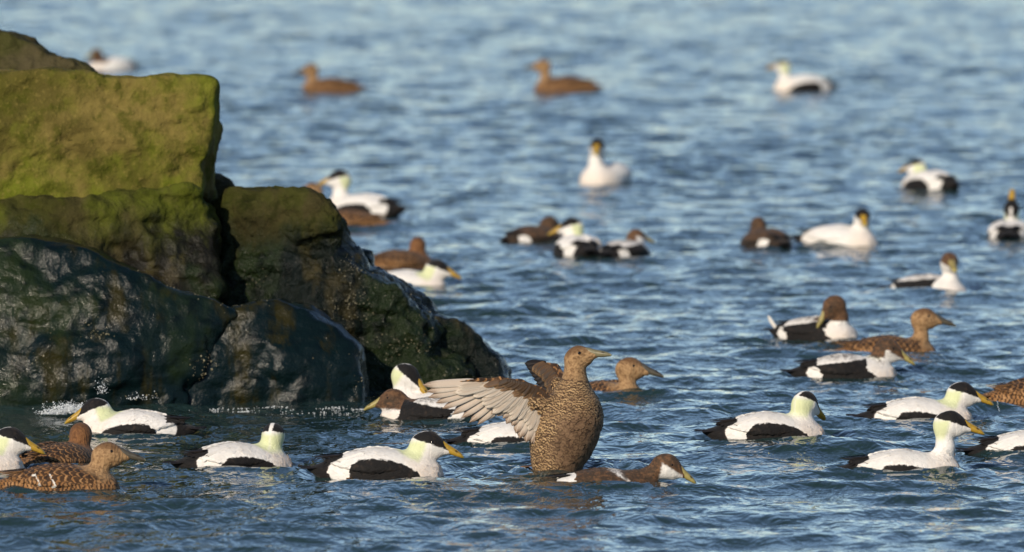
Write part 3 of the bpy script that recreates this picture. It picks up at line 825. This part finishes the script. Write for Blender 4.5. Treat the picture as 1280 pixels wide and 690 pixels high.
def bird(kind, px, py, heading, hx, hz, yaw=0, pitch=0, sink=0.0, scale=1.0, label='', hy=0.0, wing=True, opts=None, foot=False, roll=0, hroll=0):
    v = opts or {}
    if kind == 'drake' and hz < 0.15: hx -= 0.010
    w = on_water(px, py)
    dist = w[1]
    h = 0.0055 if dist < 40 else (0.0075 if dist < 52 else 0.010)
    hen = kind == 'female'
    Hc = np.array([hx, hy, hz])
    if hx < 0.2: pitch += 6
    R = rot(math.radians(yaw), math.radians(pitch), math.radians(hroll))
    nape = Hc + R @ np.array([-0.020, 0, -0.012])
    b0 = np.array([0.100, 0, 0.020]); b1 = np.array([0.118 + 0.25 * max(hz - 0.14, 0), hy * 0.2, 0.052])
    mid = (b1 + nape) / 2 + np.array([0.012 if hz > 0.15 else 0.004, 0, 0])
    rn = 0.0325 if not hen else 0.0285
    if hz > 0.16: rn -= 0.002
    rn += v.get('neck_girth', 0)
    def f(p):
        d = torso_sdf(p)
        n = cone_sdf(p, b0, b1, 0.062, 0.046)
        n = smin(n, cone_sdf(p, b1, mid, 0.043, rn + 0.001), 0.02)
        n = smin(n, cone_sdf(p, mid, nape, rn + 0.002, rn - 0.001), 0.02)
        d = smin(d, n, 0.034)
        return smin(d, head_sdf((p - Hc) @ R / HS, hen) * HS, 0.014)
    lo = np.minimum([-0.29, -0.14, -0.10], Hc - 0.09); hi = np.maximum([0.235, 0.14, 0.14], Hc + 0.09)
    P, Q = surface_nets(f, lo, hi, h, 2)
    name = {'female': 'female_eider', 'drake': 'eider_drake', 'young': 'young_eider_drake'}[kind]
    mat = M[v.get('mat', 'female') if hen else 'drake']
    o = obj(name, mesh_np(name, P, Q, masks(P, kind, Hc, R, v)), mat)
    tag(o, label, 'duck', {'female': 'brown female eiders on the water', 'drake': 'black and white eider drakes on the water', 'young': 'young eider drakes on the water'}[kind])
    zw = float(wave_height(np.array([w[0] - 0.08, w[0], w[0] + 0.08]), np.array([w[1]] * 3)).mean()) * 0.6
    o.location = (w[0], w[1], zw - sink * scale)
    o.rotation_euler = (math.radians(roll), 0, math.radians(heading))
    o.scale = (scale,) * 3
    WAKES.append((w[0], w[1], 0.27 * scale, 0.009))
    hdv = np.linalg.norm((P - Hc) / HS, axis=1)
    backwards = lambda p: np.stack([-np.ones(len(p)), -0.10 * np.sign(p[:, 1]), -0.12 + 0.0 * p[:, 2]], 1)
    sd_ = int(abs(px) * 7 + py)
    if dist < 42:
        keep = (hdv > 0.085) & (P[:, 0] > -0.20) & (P[:, 2] > sink - 0.02)
        cm = mat
        AM = masks(P, kind, Hc, R, v)
        clear = lambda a: np.ones(len(a['along']), bool) if hen else (np.abs(a['m_black']) > 0.011) & (np.abs(a['m_white']) > 0.010) & (np.abs(a['m_brown']) > 0.011)
        wm = mat
        coat('contour_feathers', o, P, Q, AM, cm, keep & clear(AM), backwards, 420 if hen else 700, sd_, (0.012, 0.018) if hen else (0.013, 0.021), 0.08 if hen else 0.06)
    # bill and eyes
    mb = Matrix.Translation(Hc) @ Matrix(R.tolist()).to_4x4() @ Matrix.Scale(HS, 4)
    bl = obj('bill', BILLS['hen_bill' if hen else ('drake_bill' if kind == 'drake' else 'young_bill')], None, o)
    bl.matrix_local = mb @ Matrix.Diagonal((1.08 if hen else 1.0, 1.06, 1.06, 1))
    for s in (1, -1):
        e = obj('eye', EYE, None, o)
        e.matrix_local = mb @ Matrix.Translation((0.0215, s * (0.0300 if not hen else 0.0292), 0.0115))
    # folded wings lie on the sides as shells of their own
    if wing:
        wh = h
        for s in (1, -1):
            def fw(p):
                x, z = p[:, 0], p[:, 2]
                d = torso_sdf(p) - 0.0085 * np.clip((0.085 - x) / 0.09, -0.3, 1)
                t = np.clip((x + 0.215) / 0.30, 0, 1)
                zl = 0.040 + 0.030 * (1 - t) ** 2.0 - 0.012 * np.sin(t * math.pi)         # lower edge
                e = np.maximum(zl - z, (x - 0.095) + 0.4 * np.abs(z - 0.07))
                e = np.maximum(e, -0.205 - x)
                e = np.maximum(e, 0.020 - s * p[:, 1])
                return smax(smax(d, e, 0.010), -(torso_sdf(p) + 0.010), 0.004)
            Pw, Qw = surface_nets(fw, (-0.23, 0.005 if s > 0 else -0.145, 0.0), (0.12, 0.145 if s > 0 else -0.005, 0.145), wh, 2)
            A = masks(Pw, kind, Hc, R, v)
            fwo = obj('folded_wing', mesh_np('folded_wing', Pw, Qw, A), mat, o)
            if dist < 42:
                outer = torso_sdf(Pw) > 0.004
                coat('covert_feathers', fwo, Pw, Qw, A, wm, outer & (Pw[:, 0] > -0.19) & clear(A), backwards, 90 if hen else 240, sd_ + 3 + s, (0.012, 0.018) if hen else (0.014, 0.024), 0.08)
            tp = FEATH['tip_brown' if hen else 'tip_black']
            for k in range(3):
                feather_obj('wing_tip_feather', tp, o, (-0.135 - 0.004 * k, s * (0.050 - 0.004 * k), 0.090 - 0.003 * k), (-0.236 + 0.014 * k, s * (0.012 + 0.006 * k), 0.082 - 0.006 * k), (0.1, s * 0.35, 1))
            if kind == 'drake' and dist < 52:
                for k in range(3):
                    feather_obj('tertial_feather', FEATH['tert_white'], o, (-0.055 - 0.012 * k, s * (0.080 - 0.004 * k), 0.098 - 0.004 * k), (-0.142 - 0.008 * k, s * (0.088 - 0.012 * k), 0.060 - 0.002 * k), (0, s * 1.0, 0.55), scale_w=s * 1.0 if False else 1.0)
    tl = FEATH['tail_brown' if hen else 'tail_black']
    for k in range(5):
        a = (k - 2) * 0.17
        feather_obj('tail_feather', tl, o, (-0.195, 0.018 * (k - 2) * 0.6, 0.045), (-0.195 - 0.098 * math.cos(a), 0.10 * math.sin(a), 0.047 - 0.004 * abs(k - 2)), (0.1, 0, 1))
    if foot:
        th = np.linspace(0, 1, 5)
        Pf, Qf = [], []
        for i, t in enumerate(th):
            wv = 0.008 + 0.018 * t
            for j in range(5):
                u = j / 2 - 1
                Pf.append((-0.03 * t, u * wv, -0.006 * abs(math.sin(j * math.pi / 2)) * t + 0.004))
        for i in range(4):
            for j in range(4):
                a = i * 5 + j
                Qf.append((a, a + 1, a + 6, a + 5))
        Pf = np.array(Pf); n = len(Pf)
        P2 = np.concatenate([Pf, Pf - [0, 0, 0.004]]); Qf = np.array(Qf)
        fo = obj('foot', mesh_np('foot', P2, np.concatenate([Qf, Qf[:, ::-1] + n])), M['foot'], o)
        fo.location = (-0.085, -0.098, 0.004 + sink)
    return o

BIRDS = []
def B(*a, **k): BIRDS.append(bird(*a, **k))
# -- nearest row, by the rocks and round the flapping hen
B('drake', -44, 588, 0, 0.165, 0.118, 0, -8, 0.015, 0.98, 'drake with full yellow bill swimming just behind the barred hen with stretched neck')
B('female', 72, 577, 58, 0.150, 0.125, 30, 0, 0.025, 0.95, 'rufous hen looking away so only the back of its head shows', opts={'mat': 'rufous'})
B('drake', 166, 543, 176, 0.150, 0.108, 4, -10, 0.012, 0.93, 'drake at the foot of the long wet boulder with foam beside its head')
B('female', 78, 612, 0, 0.160, 0.142, 0, 3, 0.020, 0.92, 'barred brown hen with a white wing bar and pale-tipped grey bill', opts={'bars': True})
B('drake', 297, 583, 20, 0.150, 0.130, 60, -2, 0.014, 0.93, 'drake seen from behind with green nape turned and white rump patch')
B('drake', 478, 594, -4, 0.160, 0.120, 0, -6, 0.008, 1.0, 'large drake with broad black flank swimming below the wing tip of the flapping hen', foot=True, opts={'flank': 0.014})
B('young', 536, 524, 166, 0.150, 0.095, 8, -6, 0.018, 0.88, 'brown-headed young drake with white breast under the spread wing tip', opts={'head': 'brown'})
B('drake', 553, 516, 172, 0.150, 0.168, 168, -28, 0.025, 0.95, 'drake with white neck turned back, bill dripping, behind the brown-headed young drake')
B('drake', 644, 553, 0, 0.170, 0.100, 0, -5, 0.035, 0.95, 'drake half hidden behind the flapping hen, only white back and tail showing')
B('young', 758, 604, -2, 0.228, 0.120, 0, -12, 0.050, 0.88, 'low-swimming young drake with dark brown head and white cheek in front of the flapping hen', opts={'head': 'pale', 'dark_back': 2})
B('female', 764, 490, -55, 0.120, 0.165, 50, -2, 0.055, 0.95, 'buff-headed hen with long upright neck just behind the flapping hen')
B('drake', 963, 549, 6, 0.140, 0.142, 42, -18, 0.004, 0.95, 'high-floating drake with head tilted down and striped nape, swimming alone', foot=True, opts={'flank': 0.012})
B('drake', 1150, 523, 0, 0.168, 0.125, 0, -6, 0.028, 0.95, 'drake with water dripping from its bill behind the long-necked drake')
B('drake', 1131, 588, 0, 0.158, 0.205, 0, -4, 0.050, 0.95, 'long-necked drake holding its head high with its body low in the water')
B('drake', 1292, 568, 0, 0.165, 0.12, 0, -6, 0.028, 0.95, 'drake with white back and black rump swimming ahead of the long-necked drake')
B('female', 1302, 502, 15, 0.150, 0.125, 0, -3, 0.015, 0.95, 'dark rufous hen with pale wing bars just ahead of the dripping drake', opts={'bars': True})
# -- middle distance
B('young', 1060, 470, 0, 0.165, 0.130, 0, -16, 0.024, 0.93, 'young drake with blotched dark head, large olive bill and white breast', opts={'head': 'mottled'})
B('female', 1112, 437, 0, 0.145, 0.185, 0, -2, 0.034, 0.95, 'warm brown hen with raised head behind the blotch-headed young drake')
B('young', 1021, 423, -30, 0.120, 0.172, -138, -40, 0.006, 0.88, 'young drake twisting its head back to preen', opts={'head': 'brown', 'neck': 0.098}, hy=-0.045)
feather_obj('raised_feather', FEATH['tert_white'], BIRDS[-1], (-0.205, -0.03, 0.05), (-0.25, -0.05, 0.108), (0, -1, 0.2))
B('young', 1160, 360, -38, 0.125, 0.172, -42, -4, 0.040, 0.96, 'small young drake with brown crown, white face and low dark body', opts={'head': 'pale'})
B('drake', 1048, 307, -24, 0.135, 0.150, -62, -4, 0.004, 0.96, 'white-bodied drake with its head turned sideways beside a dark brown-headed duck', opts={'flank': -0.05, 'neck_girth': 0.005})
B('young', 958, 309, 112, 0.110, 0.120, -15, -4, 0.012, 0.92, 'dark brown-headed duck seen from behind with two white rump spots', opts={'head': 'brown', 'dark_back': 1})
B('drake', 1163, 239, 128, 0.130, 0.128, 20, -4, -0.012, 0.95, 'drake swimming away with yellow-green nape, alone in open water')
B('drake', 1263, 297, 84, 0.105, 0.155, 0, 68, 0.008, 0.95, 'displaying drake seen from behind with its head thrown straight up')
B('drake', 758, 229, 246, 0.125, 0.195, 20, -3, -0.005, 1.06, 'drake with white breast and upright neck alone in open water', opts={'flank': -0.06, 'neck_girth': 0.006})
B('young', 668, 302, 40, 0.110, 0.115, -5, -6, 0.022, 0.86, 'dark young drake with brown head trailing the drake that turns its head sideways', opts={'head': 'brown', 'dark_back': 1})
B('drake', 723, 319, 104, 0.125, 0.145, 72, -6, 0.006, 0.95, 'drake turning its head sideways between two dark young drakes')
B('young', 781, 321, 58, 0.120, 0.122, -30, -4, 0.012, 0.82, 'small dark young drake with pale cheek beside the white-headed drake', opts={'head': 'pale'})
B('drake', 452, 271, 156, 0.120, 0.185, 22, -4, -0.005, 1.02, 'drake with upright neck swimming beyond the humped boulder')
B('female', 432, 282, 172, 0.180, 0.212, 0, 0, 0.020, 0.95, 'brown hen mostly hidden behind the humped boulder')
B('female', 500, 333, 42, 0.120, 0.125, 45, -2, 0.020, 0.95, 'rufous hen looking away behind the slope of the humped boulder', opts={'mat': 'rufous'})
B('drake', 508, 354, -20, 0.165, 0.118, 10, -8, 0.045, 0.95, 'drake head with yellow bill poking out past the boulder slope', opts={})
# -- far, out of focus
B('young', 139, 87, 205, 0.130, 0.135, 20, -4, 0.005, 0.92, 'brown-headed white duck blurred beyond the top of the square block', opts={'head': 'brown', 'pale_body': True})
B('female', 412, 114, 180, 0.130, 0.165, 15, -2, 0.006, 1.0, 'blurred dark brown hen low in open water beyond the square block')
B('female', 706, 114, 176, 0.145, 0.180, 0, 0, 0.002, 1.06, 'blurred orange-brown hen with raised head in open water')
B('drake', 1004, 114, 196, 0.150, 0.175, -42, 0, -0.012, 1.04, 'blurred drake with white breast and black tail end in open water')

# ------------------------------------------------------------------ the flapping hen, standing up on the water
def flapping_hen():
    w = on_water(705, 586)
    S = 1.0 / (F / w[1])                                   # metres per photo pixel at her distance
    X = lambda px: (px - 705) * S
    Z = lambda py: (586 - py) * S
    rows = [(-0.13, 702, 0.030, 0.05, 0.0), (-0.06, 702, 0.066, 0.085, 0.0), (Z(586), 697, 0.086, 0.104, 0.0), (Z(565), 702, 0.108, 0.116, 0.0), (Z(540), 707, 0.121, 0.120, -0.004),
            (Z(518), 713, 0.114, 0.114, -0.006), (Z(500), 717, 0.089, 0.098, -0.004), (Z(484), 717, 0.062, 0.070, 0.0), (Z(470), 718, 0.041, 0.046, 0.0), (Z(456), 718, 0.030, 0.033, 0.0)]
    zs = [r[0] for r in rows]
    cx = curve(zs, [X(r[1]) for r in rows]); hw = curve(zs, [r[2] for r in rows]); hd_ = curve(zs, [r[3] for r in rows]); cy = curve(zs, [r[4] for r in rows])
    Hc = np.array([X(721), -0.004, Z(447)])
    R = rot(math.radians(-12), math.radians(24))
    nape = Hc + R @ np.array([-0.010, 0, -0.012])
    def torso(p):
        z = np.clip(p[:, 2], zs[0], zs[-1])
        a, b = hw(z), hd_(z)
        r = np.hypot((p[:, 0] - cx(z)) / a, (p[:, 1] - cy(z)) / b)
        out = np.maximum(np.maximum(zs[0] - p[:, 2], p[:, 2] - zs[-1]), 0)
        return (r - 1) * np.minimum(a, b) * 0.95 + out
    sh_r = np.array([X(686), -0.050, Z(506)])              # near shoulder
    sh_l = np.array([X(708), 0.062, Z(500)])               # far shoulder
    def f(p):
        d = torso(p)
        d = smin(d, cone_sdf(p, (X(719), 0, Z(478)), nape, 0.038, 0.029), 0.02)
        d = smin(d, cone_sdf(p, sh_r, (X(668), -0.062, Z(500)), 0.040, 0.026), 0.03)
        d = smin(d, cone_sdf(p, sh_l, (X(700), 0.085, Z(482)), 0.036, 0.024), 0.03)
        return smin(d, head_sdf((p - Hc) @ R / 0.96, True) * 0.96, 0.012)
    P, Q = surface_nets(f, (-0.16, -0.15, -0.14), (0.24, 0.15, Hc[2] + 0.07), 0.005, 2)
    x, y, z = P.T
    q = (P - Hc) @ R
    hd = 0.078 - np.linalg.norm(q, axis=1)
    ang = np.arctan2(y - cy(z), x - cx(z))
    A = dict(along=(-z + 0.25 * x) * 1.25, arc=ang * 0.13)
    A['m_back'] = np.full(len(P), -1.0)
    A['m_belly'] = 0.105 - np.hypot(x - X(727), (z - Z(552)) * 0.8) + 0.01 * fbm(P, 40, 2, 3)
    A['m_head'] = (z - Z(474)) * 0.4
    A['m_cap'] = np.minimum(q[:, 2] - 0.020 + 0.1 * q[:, 0], hd)
    A['m_white'] = np.full(len(P), -1.0)
    o = obj('female_eider', mesh_np('female_eider', P, Q, A), M['flapper'])
    o.location = (w[0], w[1], 0.0)
    tag(o, 'brown hen rearing upright out of the water with one pale wing spread wide', 'duck', 'brown female eiders on the water')
    mb = Matrix.Translation(Hc) @ Matrix(R.tolist()).to_4x4()
    bl = obj('bill', BILLS['pale_bill'], None, o); bl.matrix_local = mb @ Matrix.Diagonal((1.0, 1.04, 1.12, 1))
    for s_ in (1, -1):
        e = obj('eye', EYE, None, o); e.matrix_local = mb @ Matrix.Translation((0.0215, s_ * 0.0292, 0.0115))
    rr0 = np.random.default_rng(8)
    coat('contour_feathers', o, P, Q, A, M['flapper_coat'], (z > -0.03) & (np.linalg.norm(q, axis=1) > 0.085), lambda p: np.stack([-0.25 - 0.2 * (p[:, 0] < 0), 0.1 * np.sign(p[:, 1]), -np.ones(len(p))], 1), 2300, 5, (0.015, 0.026), 0.13)
    # near wing: arm, then rows of quills and coverts that overlap towards the leading edge
    dep = lambda px: -0.055 - 0.075 * np.clip((690 - px) / 160.0, 0, 1) + 0.03 * np.clip((690 - px) / 160.0, 0, 1) ** 2
    pt = lambda px, py, off=0.0: np.array([X(px), dep(px) - off, Z(py)])
    lead = [(690, 508), (672, 490), (650, 478), (625, 473), (600, 472.5), (575, 474)]
    lrad = [0.030, 0.026, 0.017, 0.012, 0.008, 0.004]
    LC = np.array([pt(*p) for p in lead])
    def farm(p):
        d = None
        for i in range(len(lead) - 1):
            c = cone_sdf(p * np.array([1, 1.5, 1]), LC[i] * np.array([1, 1.5, 1]), LC[i + 1] * np.array([1, 1.5, 1]), lrad[i], lrad[i + 1])
            d = c if d is None else smin(d, c, 0.012)
        return d
    lo, hi = LC.min(0) - 0.05, LC.max(0) + 0.05
    Pa, Qa = surface_nets(farm, lo, hi, 0.005, 2)
    big = np.full(len(Pa), -1.0)
    arm = obj('spread_wing', mesh_np('spread_wing', Pa, Qa, dict(along=Pa[:, 0] * 1.0, arc=Pa[:, 2], m_back=big + 2, m_belly=big, m_head=big, m_cap=big, m_white=big)), M['female'], o)
    arm['label'] = 'spread wing with pale quills and a brown leading edge'
    prim = feather_mesh('pale_f', wid=0.078, point=0.55, camber=0.25, bend=0.03)
    sec = feather_mesh('pale_f', wid=0.125, point=0.72, camber=0.25, bend=0.02)
    cov = feather_mesh('cov_f', wid=0.16, point=0.55, camber=0.2)
    bcov = feather_mesh('brcov_f', wid=0.27, point=0.45, camber=0.2)
    spot = feather_mesh('spot_f', wid=0.27, point=0.45, camber=0.2)
    dark = feather_mesh('black_f', wid=0.12, point=0.6, camber=0.2)
    up = (0.05, -1, 0.25)
    rr = np.random.default_rng(4)
    ip = lambda pts, t: np.array([np.interp(t, np.linspace(0, 1, len(pts)), [p[k] for p in pts]) for k in (0, 1)])
    ptips = [(529, 477), (531, 484), (537, 492), (545, 499), (554, 506), (564, 512), (575, 518), (587, 522), (598, 526), (605, 524)]
    pbase = [(598, 475), (625, 477), (650, 486)]
    for i in range(10):
        t = i / 9.0
        feather_obj('primary_feather', prim, arm, pt(*ip(pbase, t), -0.004 - 0.0012 * i), pt(ptips[i][0] + rr.normal(0, 1.2), ptips[i][1] + rr.normal(0, 1.2), -0.006 - 0.0020 * i), up, roll=0.22)
    stips = [(614, 516), (620, 518), (626, 524), (632, 529), (638, 534), (644, 539), (650, 544), (656, 549), (662, 554), (667, 553), (672, 546), (677, 538)]
    sbase = [(645, 484), (665, 492), (688, 508)]
    for i in range(12):
        t = i / 11.0
        feather_obj('secondary_feather', sec, arm, pt(*ip(sbase, t), -0.012), pt(stips[i][0] + rr.normal(0, 1.3), stips[i][1] + rr.normal(0, 1.8), -0.014 + 0.0012 * i), up, roll=0.22)
    alltip = ptips + stips
    allbase = [tuple(ip(pbase, i / 9.0)) for i in range(10)] + [tuple(ip(sbase, i / 11.0)) for i in range(12)]
    def row(me, name, n, f0, f1, off, jit, t0=0.06, t1=1.0, sw=1.0):
        for i in range(n):
            t = t0 + (t1 - t0) * i / (n - 1)
            b, e = ip(allbase, t), ip(alltip, t)
            L = np.linalg.norm(e - b)
            k0, k1 = f0 / max(L / 60.0, 0.6), f1 / max(L / 60.0, 0.6) + rr.normal(0, jit)
            p0, p1 = b + (e - b) * k0, b + (e - b) * k1
            feather_obj(name, me, arm, pt(*p0, off), pt(*p1, off - 0.003 + 0.0006 * (i % 2)), up, roll=0.22 + rr.normal(0, 0.05), scale_w=sw)
    row(cov, 'greater_covert', 32, 0.02, 0.62, 0.0030, 0.06)
    row(cov, 'median_covert', 34, -0.06, 0.38, 0.0065, 0.05, 0.10)
    row(bcov, 'lesser_covert', 30, -0.16, 0.13, 0.0115, 0.04, 0.14, sw=0.8)
    row(spot, 'lesser_covert', 30, -0.22, 0.02, 0.0165, 0.03, 0.20, sw=0.8)
    # far wing, half folded and turned away behind the neck
    far = lambda px, py, d: np.array([X(px), d, Z(py)])
    LF = np.array([far(706, 498, 0.06), far(702, 478, 0.12), far(694, 464, 0.17), far(684, 460, 0.20)])
    def ffar(p):
        d = None
        for i in range(3):
            c = cone_sdf(p, LF[i], LF[i + 1], 0.030 - 0.007 * i, 0.023 - 0.006 * i)
            d = c if d is None else smin(d, c, 0.012)
        return d
    Pb, Qb = surface_nets(ffar, LF.min(0) - 0.05, LF.max(0) + 0.05, 0.006, 2)
    big = np.full(len(Pb), -1.0)
    arm2 = obj('raised_wing', mesh_np('raised_wing', Pb, Qb, dict(along=Pb[:, 2], arc=Pb[:, 0], m_back=big + 2, m_belly=big, m_head=big, m_cap=big, m_white=big)), M['female'], o)
    for i in range(8):
        t = i / 7.0
        b = LF[3] * (1 - t) + LF[1] * t
        e = far(656 + 20 * t, 459 + 34 * t, 0.24 - 0.10 * t)
        feather_obj('primary_feather', dark, arm2, b, e, up, roll=0.2, scale_w=1.5)
    for r_, (n, L) in enumerate(((8, 24), (8, 18), (8, 13))):
        for i in range(n):
            t = i / (n - 1.0)
            b = np.array([np.interp(t * 3, range(4), LF[:, k]) for k in range(3)]) + np.array([0, -0.022 - 0.004 * r_, 0])
            e = b + np.array([-L * S * (0.75 + 0.1 * rr.random()), 0.008, -(8 + 8 * (1 - t)) * S * 0.9])
            feather_obj('covert_feather', spot, arm2, b, e, up, roll=rr.normal(0, 0.1), scale_w=1.25)
    tl = FEATH['tail_brown']
    for k in range(5):
        a = (k - 2) * 0.2
        feather_obj('tail_feather', tl, o, (X(676), 0.03 + 0.012 * (k - 2), 0.012), (X(676) - 0.075 * math.cos(a), 0.03 + 0.09 * math.sin(a), 0.006), (0, 0, 1))
    WAKES.append((w[0], w[1], 0.22, 0.012))
    WAKES.append((w[0] - 0.1, w[1] - 0.05, 0.34, 0.008))
    return o
flapping_hen()
# ------------------------------------------------------------------ barnacles, foam, drops
def glass_water():
    t = NT('water_drop')
    n = t.noise(t.obco(), 40, 2)
    return t.fin((0.95, 0.97, 1.0), 0.05, t.bump(n, 0.05, 0.001), IOR=1.333, Transmission_Weight=0.9)
def foam_material():
    t = NT('foam')
    n = t.noise(t.pos(), 120, 4, 0.7)
    return t.fin(t.mix(t.mr(n, 0.3, 0.7), (0.55, 0.60, 0.63), (0.80, 0.82, 0.83)), 0.45, t.bump(n, 0.6, 0.004))
MDROP, MFOAM = glass_water(), foam_material()
MBARN = simple('barnacle', (0.15, 0.13, 0.07), (0.30, 0.27, 0.18), 0.4, 90)
OCT = np.array([(1, 0, 0), (-1, 0, 0), (0, 1, 0), (0, -1, 0), (0, 0, 1), (0, 0, -1)], float)
OCTF = np.array([(0, 2, 4), (2, 1, 4), (1, 3, 4), (3, 0, 4), (2, 0, 5), (1, 2, 5), (3, 1, 5), (0, 3, 5)])
def ico_blob():
    P = OCT.copy(); Fc = OCTF
    V = list(map(tuple, P)); T = []
    cache = {}
    def midp(a, b):
        k = (min(a, b), max(a, b))
        if k not in cache:
            m = (np.array(V[a]) + np.array(V[b])); m /= np.linalg.norm(m)
            cache[k] = len(V); V.append(tuple(m))
        return cache[k]
    for a, b, c in Fc:
        d, e, g = midp(a, b), midp(b, c), midp(c, a)
        T += [(a, d, g), (d, b, e), (g, e, c), (d, e, g)]
    return np.array(V), np.array(T)
BV, BT = ico_blob()
def scatter_blobs(name, centres, radii, mat, parent=None, squash=None, V=BV, T=BT):
    n = len(centres)
    P = centres[:, None, :] + V[None] * (radii[:, None, None] * (np.ones(3) if squash is None else squash))
    Q = T[None] + (np.arange(n) * len(V))[:, None, None]
    return obj(name, mesh_np(name, P.reshape(-1, 3), Q.reshape(-1, 3)), mat, parent)
br = np.random.default_rng(12)
for (ro, P, Q, N), zmax, cnt in ((ROCKS[3], 0.55, 420), (ROCKS[5], 0.42, 240), (ROCKS[6], 0.3, 90), (ROCKS[4], 0.62, 500)):
    cl = fbm(P * np.array([1, 1, 1.4]), 5.0, 3, 77) 
    front = (N[:, 1] < 0.1) & (P[:, 2] > 0.02) & (P[:, 2] < zmax)
    ids = np.where(front)[0]
    wgt = np.clip(cl[ids] - 0.28, 0, None) ** 1.5 + 0.0008
    pick = br.choice(ids, cnt, p=wgt / wgt.sum())
    base = np.array(ro.location)
    o = scatter_blobs('barnacles', P[pick] - base + br.normal(0, 0.004, (cnt, 3)) * (1 - np.abs(N[pick])), br.uniform(0.0014, 0.0036, cnt) * (1 + (br.random(cnt) > 0.95) * 0.8), MBARN, ro, V=OCT, T=OCTF)
    o['kind'] = 'stuff'
def splash(pix, Y, n, rmin, rmax, name, label, mat, vy=0.05):
    c = []
    for (px, py, sx, sy, k) in pix:
        for i in range(int(n * k)):
            c.append(at_depth(px + br.normal(0, sx), py - abs(br.normal(0, sy)), Y + br.normal(0, vy)))
    c = np.array(c); c = c[c[:, 2] > -0.02]
    r = rmin + (rmax - rmin) * br.random(len(c)) ** 3
    o = scatter_blobs(name, c - c.mean(0), r, mat)
    o.location = c.mean(0)
    tag(o, label, 'splash', kind='stuff')
    return o
splash([(88, 516, 13, 5, 1.0), (66, 518, 8, 2.0, 0.25), (120, 514, 8, 3, 0.12)], 35.9, 1300, 0.0010, 0.0038, 'sea_foam', 'white foam churning where the wet boulder meets the sea', MFOAM)
fl = []
for i in range(26):                                     # broken flecks drifting where the swell leaves the stones
    cx_, cy_ = br.uniform(190, 450), br.uniform(510, 516)
    for j in range(int(br.integers(4, 26))):
        w_ = on_water(cx_ + br.normal(0, 7), cy_ + br.normal(0, 0.8))
        fl.append((w_[0], w_[1], float(wave_height(w_[0], w_[1])) + 0.001))
fl = np.array(fl)
fo_ = scatter_blobs('sea_foam', fl - fl.mean(0), br.uniform(0.0008, 0.0026, len(fl)), MFOAM)
fo_.location = fl.mean(0)
tag(fo_, 'thin broken flecks of foam drifting along the low wet boulder', 'foam', kind='stuff')
splash([(128, 492, 4, 9, 0.8), (174, 500, 9, 4, 0.5), (84, 508, 8, 4, 0.3), (640, 585, 14, 4, 0.3), (755, 586, 8, 3, 0.2)], 35.8, 110, 0.0008, 0.0030, 'splash_droplets', 'white droplets thrown up against the wet boulder', MFOAM)
def drip(px, py, py2, Y, label):
    a, b = at_depth(px, py, Y), at_depth(px + 3, py2, Y)
    rings = []
    for t in np.linspace(0, 1, 12):
        c = a + (b - a) * t + np.array([0.001 * math.sin(t * 9), 0, 0])
        r = 0.0012 + 0.0010 * math.sin(t * 17) ** 2 + (0.0022 * math.exp(-((t - 0.93) / 0.06) ** 2))
        if t in (0, 1): r = 0.0004
        an = np.linspace(0, 2 * math.pi, 8, endpoint=False)
        rings.append(c + np.stack([np.cos(an) * r, np.sin(an) * r, 0 * an], 1))
    P, Q = loft(rings, 8)
    o = obj('water_drip', mesh_np('water_drip', P - a, Q), MDROP)
    o.location = a
    tag(o, label, 'water')
drip(1246, 501, 515, on_water(1150, 523)[1], 'thread of water falling from a yellow bill beside the rufous hen')
drip(526, 478, 494, on_water(553, 516)[1], 'thread of water falling from the bill of the drake looking back')

build_water()
